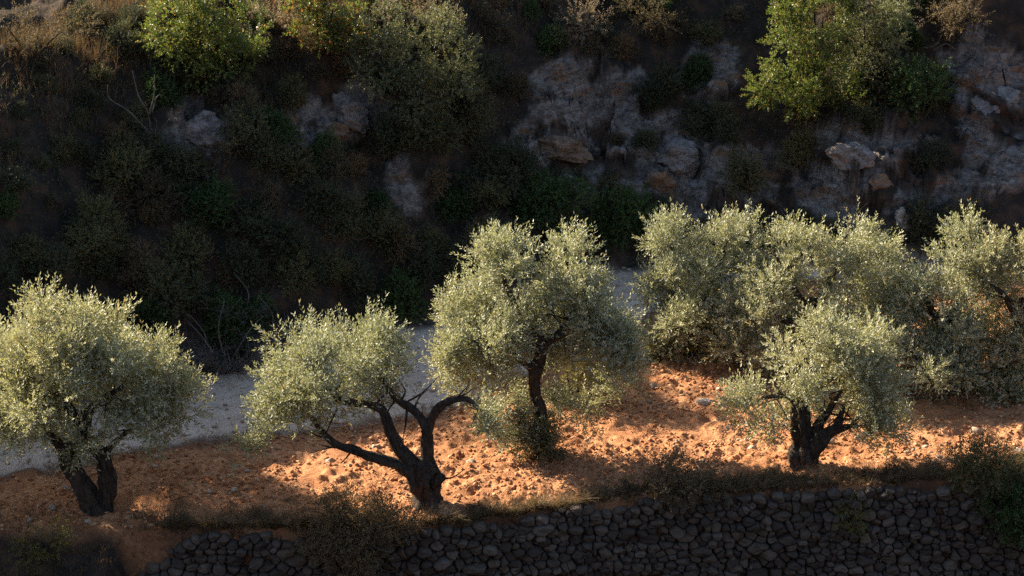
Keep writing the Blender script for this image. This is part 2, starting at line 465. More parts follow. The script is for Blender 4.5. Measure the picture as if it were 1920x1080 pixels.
# dry-stone wall: irregular cells packed over the wall face, each one a bulging stone
def wall_build():
    q = np.random.default_rng(5)
    sites = []
    z = -3.35
    row = 0
    while z < 0.35:
        hh = q.uniform(.09, .21)
        x = -9.2 + q.uniform(0, .3)
        while x < 14:
            w = min(.7, q.uniform(.11, .34) * (2.0 if q.random() < .12 else 1))
            sites.append((x + w / 2, z + q.uniform(-.075, .075), w, hh)); x += w
        z += hh; row += 1
    sites = np.array(sites)
    P = sites[:, :2] * np.array([1.0, 1.45])              # anisotropic metric
    V, F, R = [], [], []
    base = 0
    order = np.argsort(P[:, 0])
    for i in range(len(P)):
        cx, cz = P[i]
        near = np.where((np.abs(P[:, 0] - cx) < 1.4) & (np.abs(P[:, 1] - cz) < 1.2))[0]
        poly = [(cx - .7, cz - .7), (cx + .7, cz - .7), (cx + .7, cz + .7), (cx - .7, cz + .7)]
        for j in near:
            if j == i: continue
            wi, wj = sites[i, 2], sites[j, 2]
            dx, dz = P[j, 0] - cx, P[j, 1] - cz
            L = math.hypot(dx, dz)
            if L < 1e-5 or L > 1.6: continue
            k = .5 + .34 * (wi - wj) / (wi + wj)
            mx, mz = cx + dx * k, cz + dz * k
            out = []
            for a in range(len(poly)):
                A, B = poly[a], poly[(a + 1) % len(poly)]
                da = (A[0] - mx) * dx + (A[1] - mz) * dz; db = (B[0] - mx) * dx + (B[1] - mz) * dz
                if da <= 0: out.append(A)
                if da * db < 0:
                    t = da / (da - db); out.append((A[0] + (B[0] - A[0]) * t, A[1] + (B[1] - A[1]) * t))
            poly = out
            if len(poly) < 3: break
        if len(poly) < 3: continue
        pl = np.array(poly); pl[:, 1] /= 1.45
        c = pl.mean(0)
        ground = float(height(c[0], float(wall_y(np.array(c[0]))) + 0.25, False))
        toph = ground - 0.10 + 0.13 * float(vnoise(np.array(c[0] * 1.3), np.array(.2)))
        lowend = float(np.interp(c[0], [-8.2, -6.6], [-1.2, 0.1]))
        if c[1] > min(toph, ground + lowend): continue
        # resample the outline
        seg = np.roll(pl, -1, 0) - pl; ln = np.hypot(seg[:, 0], seg[:, 1]); cum = np.concatenate([[0], np.cumsum(ln)])
        K = 18
        tt = np.arange(K) / K * cum[-1]
        ii = np.clip(np.searchsorted(cum, tt, side='right') - 1, 0, len(pl) - 1)
        ring = pl[ii] + seg[ii] * ((tt - cum[ii]) / np.maximum(ln[ii], 1e-6))[:, None]
        for _ in range(1): ring = .5 * ring + .25 * (np.roll(ring, 1, 0) + np.roll(ring, -1, 0))
        size = math.sqrt(max(ln.sum(), .1))
        prot = q.uniform(-.07, .08) - (.08 if q.random() < .12 else 0); tx, tz = q.uniform(-.22, .22), q.uniform(-.25, .25); pa, pb = q.normal(size=2) * .55
        wy = float(wall_y(np.array(c[0]))); batter = .10 * (0 - c[1])
        levels = [(1.0, .18), (.985, .0), (.945, -.042), (.85, -.066), (.5, -.078)]
        vs = []
        gap = .975
        for (sc, dep) in levels:
            r2 = c + (ring - c) * sc * gap
            dd = wy - batter + dep * (.8 + .5 * size) - prot + tx * (r2[:, 0] - c[0]) + tz * (r2[:, 1] - c[1])
            nz = .045 * fbm(r2[:, 0] * 4 + i, r2[:, 1] * 5, dd * 4, 3) + np.clip(pa * (r2[:, 0] - c[0]) + pb * (r2[:, 1] - c[1]) - .03, 0, .2)
            vs.append(np.stack([r2[:, 0], dd + nz, r2[:, 1]], 1))
        cen = np.array([[c[0], wy - batter - .080 * (.8 + .5 * size) - prot, c[1]]])
        vv = np.concatenate(vs + [cen])
        for l in range(len(levels) - 1):
            for a in range(K):
                b = (a + 1) % K
                F.append((base + l * K + a, base + l * K + b, base + (l + 1) * K + b, base + (l + 1) * K + a))
        for a in range(K):
            F.append((base + 4 * K + a, base + 4 * K + (a + 1) % K, base + 5 * K))
        V.append(vv); R += [q.random()] * len(vv); base += len(vv)
    n = 2600                                                  # wedge chips filling the joints
    cx = q.uniform(-7.9, 13.5, n); cz = q.uniform(-3.2, .3, n)
    gt = height(cx, wall_y(cx) + .25, False) - .12
    ok = cz < np.minimum(gt, gt + np.interp(cx, [-8.2, -6.6], [-1.2, 0]))
    cx, cz = cx[ok], cz[ok]; n = len(cx)
    v0, f0 = ICO1; k = len(v0)
    sz = q.uniform(.025, .06, (n, 1, 1)) * q.uniform(.6, 1.5, (n, 1, 3))
    cv = v0[None] * (1 + .5 * (q.random((n, k, 1)) - .5)) * sz + np.stack([cx, wall_y(cx) + .10 * cz - .01, cz], 1)[:, None]
    V.append(cv.reshape(-1, 3)); R += np.repeat(q.random(n), k).tolist()
    F += [tuple(int(a) for a in r_) for r_ in (f0[None] + base + (np.arange(n) * k)[:, None, None]).reshape(-1, 3)]
    o = mesh("dry_stone_wall", np.concatenate(V), F, M_STONE, None, np.array(R), smooth=False)
    return prop(o, "long grey dry stone wall of rounded rubble holding up the terrace", "stone wall")
wall_build()

# ------------------------------------------------------------------ foliage
def unit(a): return a / np.maximum(np.linalg.norm(a, axis=-1, keepdims=True), 1e-9)

def leaves(o, d, L, K, ll, lw, q, spread=.9, droop=0.0, rnd=None, fold=.2):
    """K leaves in pairs along each sprig (origin o, direction d, length L); returns verts, faces, rnd"""
    n = len(o)
    t = (np.arange(K) + .6) / K
    t = np.clip(t[None] + q.uniform(-.05, .05, (n, K)), .03, 1.02)
    p = o[:, None] + d[:, None] * (t * L[:, None])[..., None]
    p[..., 2] -= droop * (t ** 2) * L[:, None]
    ref = unit(np.cross(d, q.normal(size=(n, 3))))
    bi = np.cross(d, ref)
    ang = np.arange(K) * 2.4 + q.uniform(0, 6.28, (n, 1)) + q.uniform(-.5, .5, (n, K))
    rad = ref[:, None] * np.cos(ang)[..., None] + bi[:, None] * np.sin(ang)[..., None]
    ld = unit(d[:, None] * (.75 + .5 * (t[..., None] - .5)) + rad * spread + q.normal(size=(n, K, 3)) * .15)
    side = unit(np.cross(ld, rad + q.normal(size=(n, K, 3)) * .5))
    nrm = np.cross(side, ld)
    l = ll * q.uniform(.7, 1.25, (n, K, 1)); w = lw * q.uniform(.75, 1.25, (n, K, 1))
    b = p; tip = p + ld * l - nrm * (l * .12)
    m = p + ld * l * .48
    v = np.stack([b, m + side * w + nrm * w * fold, tip, m - side * w + nrm * w * fold], 2).reshape(-1, 3)
    f = np.arange(n * K * 4).reshape(-1, 4)
    r0 = (rnd[:, None] if rnd is not None else .5) * .5 + q.random((n, K)) * .5
    return v, f, np.repeat(r0.ravel(), 4)

def crown_sprigs(lobes, q, per_m2=2.6, clump=(.18, .38), nspr=19, up=.6, ln=(.20, .52), gap=-.3, inner=.12):
    """lobes: (x, y, z, rx, ry, rz[, density]); sub-clumps over every lobe, sprigs bursting out of each"""
    O, D, L, R = [], [], [], []
    for lb in lobes:
        c = np.array(lb[:3]); r = np.array(lb[3:6]); dn = lb[6] if len(lb) > 6 else 1.0
        area = 4 * math.pi * (((r[0] * r[1]) ** 1.6 + (r[0] * r[2]) ** 1.6 + (r[1] * r[2]) ** 1.6) / 3) ** (1 / 1.6)
        m = max(4, int(area * per_m2 * dn))
        u = unit(q.normal(size=(m, 3)))
        rr = np.where(q.random(m) < inner, q.uniform(.25, .7, m), q.uniform(.74, 1.04, m))
        cc = c + u * r * rr[:, None]
        # gaps
        g = fbm(cc[:, 0] * 1.1 + 5, cc[:, 1] * 1.1, cc[:, 2] * 1.1, 2)
        keep = g > gap
        cc, u = cc[keep], u[keep]
        cr = q.uniform(*clump, len(cc))
        k = q.poisson(nspr, len(cc)) + 3
        ci = np.repeat(np.arange(len(cc)), k)
        off = unit(q.normal(size=(len(ci), 3)))
        out = unit(u / r)[ci]
        d = unit(.75 * off + .55 * out + np.array([0, 0, 1.0]) * (up * q.uniform(.4, 1.5, (len(ci), 1))))
        O.append(cc[ci] + off * (cr[ci, None] * q.random((len(ci), 1)) ** .5) * .8)
        D.append(d); L.append(q.uniform(*ln, len(ci)) * (1 + .35 * (d[:, 2] > .75)))
        R.append(np.clip(q.random(len(cc))[ci] * .7 + q.random(len(ci)) * .3, 0, 1))
    return np.concatenate(O), np.concatenate(D), np.concatenate(L), np.concatenate(R)

def catmull(p, r, sub=6):
    p = np.array(p, float); r = np.array(r, float)
    P = np.vstack([2 * p[0] - p[1], p, 2 * p[-1] - p[-2]])
    op, orr = [], []
    for i in range(len(p) - 1):
        for s in range(sub):
            t = s / sub
            a, b, c, d = P[i:i + 4]
            op.append(.5 * ((2 * b) + (c - a) * t + (2 * a - 5 * b + 4 * c - d) * t * t + (3 * b - a - 3 * c + d) * t ** 3))
            orr.append(r[i] + (r[i + 1] - r[i]) * t)
    op.append(p[-1]); orr.append(r[-1])
    return np.array(op), np.array(orr)

def tube(pts, rad, q, seg=14, gnarl=.18, sub=6, flare=0.0, ridges=3):
    P, Rr = catmull(pts, rad, sub)
    n = len(P)
    T = unit(np.gradient(P, axis=0))
    ref = np.array([0.31, -.93, 0.2])
    A = unit(np.cross(T, ref)); B = np.cross(T, A)
    th = np.arange(seg) / seg * 2 * np.pi
    ph = q.uniform(0, 6.28); s = np.arange(n) / sub
    k = 1 + gnarl * .6 * np.sin(ridges * th[None] + ph + s[:, None] * .9)
    vx = P[:, None] + (A[:, None] * np.cos(th)[None, :, None] + B[:, None] * np.sin(th)[None, :, None]) * Rr[:, None, None]
    nz = fbm(vx[..., 0] * 5 + ph * 9, vx[..., 1] * 5, vx[..., 2] * 3.2, 3)
    k = k + gnarl * nz
    if flare:
        fl = np.exp(-np.arange(n) / (sub * .55))
        k = k + flare * fl[:, None] * (.6 + .6 * np.maximum(0, np.sin(4 * th + ph))[None])
    vx = P[:, None] + (A[:, None] * np.cos(th)[None, :, None] + B[:, None] * np.sin(th)[None, :, None]) * (Rr[:, None] * k)[..., None]
    v = np.concatenate([vx.reshape(-1, 3), P[:1], P[-1:]])
    f = []
    for i in range(n - 1):
        for j in range(seg):
            f.append((i * seg + j, i * seg + (j + 1) % seg, (i + 1) * seg + (j + 1) % seg, (i + 1) * seg + j))
    for j in range(seg):
        f.append((n * seg, (j + 1) % seg, j)); f.append((n * seg + 1, (n - 1) * seg + j, (n - 1) * seg + (j + 1) % seg))
    return v, f

def merge(parts):
    V, F, b = [], [], 0
    for v, f in parts:
        V.append(v); F += [tuple(i + b for i in q) for q in f]; b += len(v)
    return np.concatenate(V), F

# ------------------------------------------------------------------ olive trees
def olive(base, label, trunk, limbs, lobes, seed, dens=1.0, twigs=True, mat=None, leaf=(.088, .0155)):
    """everything is given in photograph pixels beside the tree's base and turned into metres about that base"""
    q = np.random.default_rng(seed)
    b = at(*base)
    sc = FPX / np.dot(b - CAM, [0, math.cos(PITCH), -math.sin(PITCH)])
    b[2] = float(height(b[0], b[1])) - .06
    root = empty("olive_tree", b, label, "olive tree", "olive trees on the terrace")
    def loc(px, py, dy=0.0):
        return np.array([(px - base[0]) / sc, dy, (base[1] - py) / sc / math.cos(PITCH) - dy * math.tan(PITCH) * 1.0 + .06])
    for tr in trunk:
        v, f = merge([tube([loc(a, c, dy) for a, c, dy, r in tr], [r * .86 / sc for *_, r in tr], q, 26, .32, 10, .5, 5)]) 
        mesh("trunk", v, f, M_BARK, root)
    for lm in limbs:
        pts = [loc(a, c, dy) for a, c, dy, r in lm]; rad = [r / sc for *_, r in lm]
        v, f = tube(pts, rad, q, 12, .2, 6)
        parts = [(v, f)]
        P, Rr = catmull(pts, rad, 4)
        for k in range(6):
            i = q.integers(len(P) // 2, len(P)); L = q.uniform(.5, 1.1)
            d = unit(q.normal(size=3) + [0, 0, .5])
            parts.append(tube([P[i], P[i] + d * L * .5 + q.normal(size=3) * .05, P[i] + d * L], [min(Rr[i] * .4, .03), min(Rr[i] * .25, .018), .004], q, 7, .15, 4))
        v, f = merge(parts)
        mesh("limb", v, f, M_BARK, root)
    LB = []
    for lb in lobes:
        px, py, rx, rz, dy = lb[:5]
        c = loc(px, py, dy)
        c[2] -= .20
        LB.append((*c, rx / sc * .88, (rx + rz) / 2 / sc * .95, rz / sc / math.cos(PITCH) * .77, lb[5] if len(lb) > 5 else 1.0))
    for lb in list(LB):
        for _ in range(2):
            u = unit(q.normal(size=3) * [1, 1, .8] - [0, 0, .1]); rs = q.uniform(.14, .28)
            LB.append((*(np.array(lb[:3]) + u * np.array(lb[3:6]) * q.uniform(1.0, 1.22)), rs, rs, rs * q.uniform(.7, 1.5), 1.5))
    o, d, L, r = crown_sprigs(LB, q, 2.5 * dens)
    v, f, rn = leaves(o, d, L, 12, leaf[0], leaf[1], q, .75, .15, r)
    mesh("crown", v, f, mat or M_OLIVE, root, rn)
    return root

olive((182, 962), "large leftmost olive tree with a twin trunk forming a loop",
      [[(182, 968, 0, 22), (166, 930, 0, 20), (142, 880, .0, 18), (136, 850, .05, 17), (150, 832, .1, 14), (166, 815, .1, 12), (160, 770, .15, 10)],
       [(186, 968, .05, 20), (198, 930, 0.05, 17), (205, 885, 0, 17), (202, 858, .05, 17), (188, 842, .1, 13), (170, 822, .15, 11)]],
      [[(136, 855, .05, 11), (110, 815, -.1, 8), (60, 790, -.3, 5), (0, 800, -.4, 3)], [(166, 815, .1, 10), (190, 760, -.2, 7), (250, 720, -.3, 4)],
       [(160, 790, .1, 9), (110, 720, .3, 6), (60, 670, .3, 3)], [(203, 862, .05, 9), (215, 835, -.1, 6), (270, 790, -.2, 3)]],
      [(120, 640, 115, 75, .2), (215, 630, 85, 70, -.1), (170, 600, 95, 45, 0), (40, 690, 95, 80, .1), (-40, 690, 60, 90, .2), (270, 690, 75, 70, -.1), (150, 720, 120, 75, -.5),
       (335, 660, 30, 50, .1, .9), (300, 760, 65, 55, 0), (215, 780, 80, 45, -.3), (70, 770, 80, 45, -.2, .8), (160, 690, 110, 70, .9), (345, 730, 30, 45, 0, .7), (110, 650, 110, 75, 1.4), (225, 670, 100, 70, 1.5), (150, 800, 75, 35, -.5, .8), (240, 810, 55, 32, -.1, .8), (60, 760, 80, 50, .8)], 11)

olive((800, 950), "olive tree with a stout stump and four bare spreading limbs above the wall",
      [[(800, 962, 0, 31), (798, 930, 0, 28), (794, 900, 0, 29), (790, 878, 0, 31), (788, 862, 0, 22)]],
      [[(778, 888, -.05, 14), (745, 870, -.1, 11), (700, 855, -.2, 9), (665, 840, -.25, 8), (640, 832, -.3, 7), (618, 815, -.2, 6), (590, 780, -.1, 4)],
       [(776, 872, 0, 15), (748, 838, .05, 12), (732, 805, .05, 11), (722, 770, 0, 9), (700, 756, -.1, 8), (668, 752, -.2, 7), (640, 742, -.2, 6), (600, 700, -.1, 4)],
       [(799, 868, 0, 14), (802, 825, 0, 11), (798, 795, 0, 10), (778, 768, .1, 8), (755, 752, .1, 7), (738, 735, .1, 6), (700, 680, .2, 4)],
       [(800, 812, 0, 10), (810, 785, 0, 9), (825, 762, -.05, 8), (850, 748, -.1, 7), (876, 746, -.1, 5), (893, 758, -.15, 3), (905, 770, -.2, 2)],
       [(812, 905, 0, 14), (824, 898, -.1, 10), (832, 893, -.15, 7)]],
      [(590, 640, 85, 55, .2), (660, 620, 80, 45, .1), (690, 640, 44, 58, .2), (540, 680, 65, 60, 0), (620, 690, 90, 50, -.4), (700, 690, 55, 45, 0), (510, 740, 45, 55, 0),
       (545, 785, 65, 45, -.1), (590, 770, 50, 45, .1, .7), (640, 660, 90, 55, .8), (500, 795, 45, 36, -.2), (912, 778, 24, 16, -.2, .5)], 12)

olive((1016, 850), "tall centre olive tree with a twisted reddish trunk and a forked crown",
      [[(1018, 858, 0, 13), (1021, 815, 0, 10), (1018, 780, 0, 9.5), (1006, 745, 0, 11), (1000, 705, 0, 13.5), (1011, 672, 0, 13), (1013, 645, 0, 14), (1005, 628, 0, 10)]],
      [[(1008, 645, 0, 10), (990, 610, .2, 8), (960, 560, .4, 6), (935, 500, .4, 3)], [(1014, 645, 0, 9), (1040, 630, -.1, 7), (1065, 600, -.1, 6), (1080, 540, 0, 3)],
       [(1004, 700, 0, 7), (970, 670, -.2, 5), (910, 640, -.3, 3)], [(1012, 650, 0, 7), (1055, 625, -.2, 5), (1120, 600, -.2, 3)]],
      [(925, 500, 60, 48, .3), (955, 470, 40, 25, .3), (1075, 485, 52, 40, .1, 1.4), (1058, 505, 44, 42, .35), (1102, 505, 38, 34, 0), (1090, 545, 58, 46, 0), (1005, 590, 55, 45, .3), (882, 580, 50, 48, .3), (858, 640, 36, 50, .2, .9),
       (890, 645, 65, 60, -.2), (945, 600, 55, 60, 0), (930, 700, 55, 55, .1, .9), (950, 770, 45, 40, .1, .8), (1120, 598, 48, 40, -.1), (1152, 625, 28, 36, 0),
       (1070, 660, 40, 50, .5), (1110, 670, 62, 60, .3, .9), (1100, 730, 60, 50, .3, .8), (890, 690, 50, 30, 0, .6), (940, 645, 50, 50, -.1), (1050, 570, 60, 50, .5), (900, 580, 70, 50, .9), (1140, 640, 50, 50, 0), (1060, 600, 50, 40, .2)], 13)

olive((1300, 668), "rounded olive tree beside the grey track, back of the terrace",
      [[(1300, 675, 0, 15), (1296, 640, 0, 12), (1302, 600, 0, 11), (1298, 560, 0, 9)]],
      [[(1302, 600, 0, 8), (1265, 540, .1, 5), (1252, 460, .1, 3)], [(1300, 580, 0, 8), (1340, 520, .1, 5), (1355, 460, .1, 3)]],
      [(1252, 440, 32, 42, .2), (1350, 445, 50, 38, .1), (1290, 500, 80, 50, .1), (1255, 540, 42, 55, .1), (1345, 520, 55, 60, 0), (1250, 600, 38, 46, 0),
       (1300, 570, 60, 45, -.4), (1340, 580, 45, 50, .2), (1270, 630, 60, 34, .1, .9), (1300, 540, 75, 60, .9)], 14)

olive((1520, 700), "broad tall olive tree behind the thick-trunked one, widest crown on the right",
      [[(1520, 706, 0, 18), (1516, 660, 0, 15), (1524, 610, 0, 13), (1520, 560, 0, 11)]],
      [[(1520, 590, 0, 9), (1470, 530, 0, 6), (1440, 470, .1, 3)], [(1522, 580, 0, 9), (1560, 500, .1, 6), (1575, 440, .1, 3)], [(1518, 620, 0, 8), (1430, 590, -.2, 5), (1390, 600, -.3, 3)]],
      [(1475, 445, 40, 32, .2), (1575, 440, 55, 40, .1), (1530, 490, 95, 50, .2), (1440, 510, 60, 50, .1), (1400, 570, 50, 45, 0), (1385, 625, 42, 48, -.1), (1470, 570, 80, 55, -.4),
       (1620, 500, 60, 40, .1), (1590, 560, 80, 55, -.2), (1650, 560, 55, 50, 0), (1450, 640, 70, 45, -.1, .9), (1650, 620, 60, 45, 0, .8), (1560, 650, 75, 45, .3), (1440, 680, 45, 30, 0, .8), (1600, 640, 70, 50, -1.2), (1560, 640, 70, 50, -1.5), (1645, 645, 60, 48, -1.5), (1620, 560, 70, 60, 1.0), (1450, 560, 70, 60, 1.0)], 15)

olive((1765, 725), "spreading olive tree at the right with a tall tuft above its crown",
      [[(1765, 730, 0, 15), (1768, 690, 0, 13), (1760, 640, 0, 12), (1765, 590, 0, 9)]],
      [[(1762, 620, 0, 8), (1730, 570, 0, 5), (1710, 530, 0, 3)], [(1765, 610, 0, 8), (1800, 530, 0, 5), (1810, 450, .1, 3)]],
      [(1820, 458, 44, 36, .2), (1790, 500, 60, 45, .1), (1760, 655, 70, 45, -1.0), (1725, 540, 55, 32, 0), (1760, 570, 80, 50, -.2), (1830, 550, 60, 60, 0), (1700, 590, 45, 40, .1), (1740, 630, 70, 45, 0), (1810, 640, 65, 50, -.1), (1700, 670, 50, 40, 0), (1770, 690, 75, 34, -.2), (1840, 690, 55, 40, 0), (1760, 600, 80, 60, .9)], 16)

olive((1895, 735), "dark olive tree cut by the right edge of the frame",
      [[(1895, 742, 0, 15), (1890, 690, 0, 13), (1900, 620, 0, 11), (1905, 560, 0, 9)]],
      [[(1898, 600, 0, 8), (1870, 560, -.2, 6), (1850, 540, -.3, 3)], [(1904, 580, 0, 8), (1940, 560, 0, 6), (1990, 540, 0, 3)]],
      [(1905, 530, 50, 40, 0), (1895, 475, 42, 34, .2), (1870, 510, 40, 36, .3), (1945, 470, 40, 40, .2), (1880, 590, 50, 50, -.1), (1940, 590, 60, 60, 0), (1870, 660, 55, 50, 0), (1930, 660, 60, 50, 0), (1960, 530, 50, 45, .1), (1985, 600, 50, 60, .1), (1890, 710, 60, 36, -.2), (1940, 710, 50, 36, 0), (1910, 600, 70, 60, .9)], 17)

olive((1505, 872), "small olive tree with a black forked trunk at the right above the wall",
      [[(1504, 880, 0, 25), (1502, 850, 0, 24), (1500, 815, 0, 21), (1498, 780, 0, 20), (1494, 750, 0, 14), (1500, 715, .1, 9)]],
      [[(1512, 855, 0, 22), (1535, 825, -.1, 17), (1555, 808, -.15, 12), (1578, 800, -.2, 6), (1600, 795, -.2, 3)], [(1530, 828, -.05, 12), (1528, 800, 0, 10), (1545, 775, 0, 7), (1570, 730, 0, 4)],
       [(1555, 812, -.1, 8), (1568, 785, -.1, 6), (1575, 760, -.1, 4)], [(1496, 770, 0, 9), (1470, 740, -.1, 6), (1420, 745, -.2, 3)]],
      [(1545, 615, 45, 30, .1), (1560, 640, 75, 42, .1), (1490, 660, 45, 42, 0), (1615, 665, 52, 42, 0), (1545, 690, 85, 45, -.4), (1640, 710, 45, 45, 0), (1590, 730, 65, 40, -.1),
       (1455, 745, 48, 34, -.1, .9), (1390, 757, 40, 24, -.1, .8), (1480, 770, 45, 35, .2, .7), (1675, 770, 40, 34, .1, .8), (1640, 775, 45, 28, 0, .6), (1560, 680, 80, 45, .7)], 18)

# off to the left the grove goes on: the tree whose shade lies across the near corner
olive((-330, 930), "olive tree standing off the left side of the frame",
      [[(-330, 936, 0, 20), (-326, 880, 0, 17), (-335, 830, 0, 14), (-330, 780, 0, 11)]],
      [[(-332, 800, 0, 9), (-390, 730, 0, 6), (-420, 690, 0, 3)], [(-330, 800, 0, 9), (-270, 740, 0, 6), (-240, 690, 0, 3)]],
      [(-330, 620, 110, 70, 0), (-250, 690, 95, 80, 0), (-410, 690, 95, 80, 0), (-330, 730, 120, 70, -.3)], 19, .8)

olive((-251, 475), "olive tree on the bank, outside the left edge of the frame",
      [[(-251, 480, 0, 16), (-248, 430, 0, 13), (-255, 390, 0, 11), (-252, 330, 0, 9)]],
      [[(-252, 350, 0, 8), (-300, 300, 0, 5), (-330, 270, 0, 3)], [(-252, 350, 0, 8), (-210, 300, 0, 5), (-190, 270, 0, 3)]],
      [(-260, 250, 110, 70, 0), (-195, 310, 85, 75, 0), (-325, 310, 85, 75, 0), (-255, 190, 80, 50, 0), (-260, 330, 100, 60, -.5)], 20, 1.0)

# ------------------------------------------------------------------ shrubs
def stems_mesh(q, n, h, spread, r0, fork=True):
    parts = []
    for k in range(n):
        a = q.uniform(0, 6.28); d = np.array([math.cos(a) * spread, math.sin(a) * spread, 1.0]); d /= np.linalg.norm(d)
        L = h * q.uniform(.6, 1.05)
        p0 = np.array([math.cos(a), math.sin(a), 0]) * .05 * h - [0, 0, .08]
        p1 = p0 + d * L * .5 + q.normal(size=3) * .07 * h; p2 = p0 + d * L + q.normal(size=3) * .10 * h
        parts.append(tube([p0, p1, p2], [r0, r0 * .7, r0 * .25], q, 6, .15, 4))
        if fork:
            for _ in range(3):
                m = p1 + (p2 - p1) * q.random()
                e_ = m + unit(d + q.normal(size=3) * .6) * L * q.uniform(.25, .5)
                parts.append(tube([m, (m + e_) / 2 + q.normal(size=3) * .03 * h, e_], [r0 * .5, r0 * .38, r0 * .15], q, 5, .1, 3))
    return merge(parts)

def shrub_meshes(seed, w, h, mat, stem_mat, kw=None, leaf=(.06, .016), K=12, nl=6, stems=7, up=.3):
    """stems + foliage meshes of a shrub w wide and h tall, standing at the origin"""
    q = np.random.default_rng(seed)
    LB = []
    for k in range(nl):
        a = q.uniform(0, 6.28); rr = q.uniform(.0, .55) * w / 2
        r = q.uniform(.38, .62) * w / 2
        z = h * q.uniform(.35, .72)
        LB.append((rr * math.cos(a), rr * math.sin(a), z, r, r, min(r * q.uniform(.7, 1.0), h * .45)))
    LB.append((0, 0, h * .75, w * .24, w * .24, h * .25)); LB.append((0, 0, h * .3, w * .4, w * .4, h * .3))
    o, d, L, r = crown_sprigs(LB, q, **(kw or dict(gap=-.6, per_m2=5.5, clump=(.12, .24), nspr=10, up=up, ln=(.12, .28))))
    lv = leaves(o, d, L, K, leaf[0], leaf[1], q, .9, .1, r)
    return stems_mesh(q, stems, h * .8, .6, .022 * max(h, .8)), lv

def shrub(name, loc, label, cat, ms, mat, stem_mat=None, rz=0, sc=1.0, group=None):
    root = empty(name, loc, label, cat, group)
    root.rotation_euler = (0, 0, rz); root.scale = (sc,) * 3
    (sv, sf), (v, f, r) = ms
    mesh("stems", sv, sf, stem_mat or M_STEM, root)
    mesh("foliage", v, f, mat, root, r)
    return root

def copy_thing(src, loc, rz, sc, label=None):
    c = src.copy(); COL.objects.link(c)
    c.location = loc; c.rotation_euler = (0, 0, rz); c.scale = sc if isinstance(sc, tuple) else (sc,) * 3
    if label: c['label'] = label
    for ch in src.children:
        k = ch.copy(); COL.objects.link(k); k.parent = c
    return c

BIG = dict(gap=-.5, per_m2=3.6, clump=(.16, .30), nspr=10, up=.35, ln=(.16, .34))
def ground(px, py, sink=.05):
    p = at(px, py); p[2] = float(height(p[0], p[1])) - sink; return p

def lobed(name, base, label, cat, lobes, mat, seed, leaf, K=12, kw=None, stems=6, group=None, h=None):
    """a particular shrub whose crown is given lobe by lobe, in photograph pixels beside its base"""
    q = np.random.default_rng(seed)
    b = ground(*base)
    sc = FPX / np.dot(b - CAM, [0, math.cos(PITCH), -math.sin(PITCH)])
    root = empty(name, b, label, cat, group)
    LB = []
    for lb in lobes:
        px, py, rx, rz, dy = lb[:5]
        LB.append(((px - base[0]) / sc, dy, (base[1] - py) / sc / math.cos(PITCH) - dy * math.tan(PITCH), rx / sc, (rx + rz) / 2 / sc, rz / sc, lb[5] if len(lb) > 5 else 1))
    parts = []
    for lb in LB:
        c = np.array(lb[:3])
        parts.append(tube([np.array([0, 0, -.1]), c * .5 + q.normal(size=3) * .08 - [0, 0, .05], c], [.05, .035, .012], q, 7, .15, 4))
    v, f = merge(parts)
    mesh("stems", v, f, M_STEM, root)
    o, d, L, r = crown_sprigs(LB, q, **(kw or BIG))
    v, f, rn = leaves(o, d, L, K, leaf[0], leaf[1], q, .9, .1, r)
    mesh("foliage", v, f, mat, root, rn)
    return root

BL = (.070, .019)
DENSE = dict(gap=-.7, per_m2=7.0, clump=(.14, .26), nspr=14, up=.25, ln=(.16, .34))
lobed("green_shrub", (400, 165), "bright green bush catching the sun at the top left of the bank", "bush",
      [(350, 40, 55, 45, -.4), (410, 30, 55, 50, -.3), (340, 90, 40, 30, -.5), (400, 90, 60, 40, -.6), (455, 60, 45, 50, -.3), (310, 70, 30, 22, -.4), (370, 5, 50, 30, -.3), (440, 120, 55, 35, -.3), (380, 135, 50, 30, -.2)], M_GREEN, 31, BL)
lobed("berry_shrub", (625, 95), "sunlit leafy bush with red flecks at the top edge, left of centre", "bush",
      [(575, 10, 35, 30, -.4), (630, 15, 45, 40, -.4), (600, 50, 35, 28, -.5), (660, 50, 30, 30, -.3), (610, 75, 22, 18, -.5), (590, -20, 45, 25, -.3)], M_BERRY, 32, (.075, .024))
lobed("grey_green_shrub", (775, 220), "large grey-green bush hanging over the rocks at the top centre", "bush",
      [(730, 70, 60, 40, -.3), (800, 60, 70, 40, -.2), (700, 110, 45, 40, -.5), (770, 120, 75, 50, -.6), (840, 110, 50, 50, -.3), (720, 150, 45, 35, -.7), (790, 180, 60, 45, -.5), (850, 160, 40, 50, -.3), (690, 150, 28, 22, -.7)], M_GREY, 33, (.06, .014), 14)
lobed("pale_shrub", (765, 62), "pale straw coloured dry bush at the top edge above the grey-green bush", "bush",
      [(715, 20, 30, 28, -.2), (760, 15, 45, 30, -.2), (820, 35, 40, 25, -.2), (740, 45, 40, 18, -.3)], M_PALE, 34, (.05, .010), 12)
lobed("pistachio_tree", (1525, 222), "bright yellow-green small tree lit by the sun at the upper right", "tree",
      [(1485, 10, 45, 40, -.5), (1530, 40, 50, 50, -.4), (1465, 50, 25, 20, -.5), (1500, 90, 55, 45, -.6), (1450, 120, 38, 38, -.7), (1430, 165, 34, 30, -.8), (1490, 155, 50, 38, -.8), (1545, 120, 45, 45, -.5), (1480, 195, 40, 22, -.8), (1530, 180, 40, 30, -.5), (1510, -20, 60, 30, -.4), (1585, 185, 28, 28, -.4)], M_GREEN, 35, BL, 12)
lobed("dull_green_shrub", (1640, 170), "duller olive green bush right behind the bright yellow-green tree", "bush",
      [(1610, 30, 45, 45, -.1), (1650, 15, 40, 40, -.1), (1590, 80, 45, 45, -.1), (1645, 80, 50, 45, -.2), (1625, 125, 50, 35, -.2), (1670, 50, 30, 40, 0)], M_GREY, 36, (.065, .017), 12)
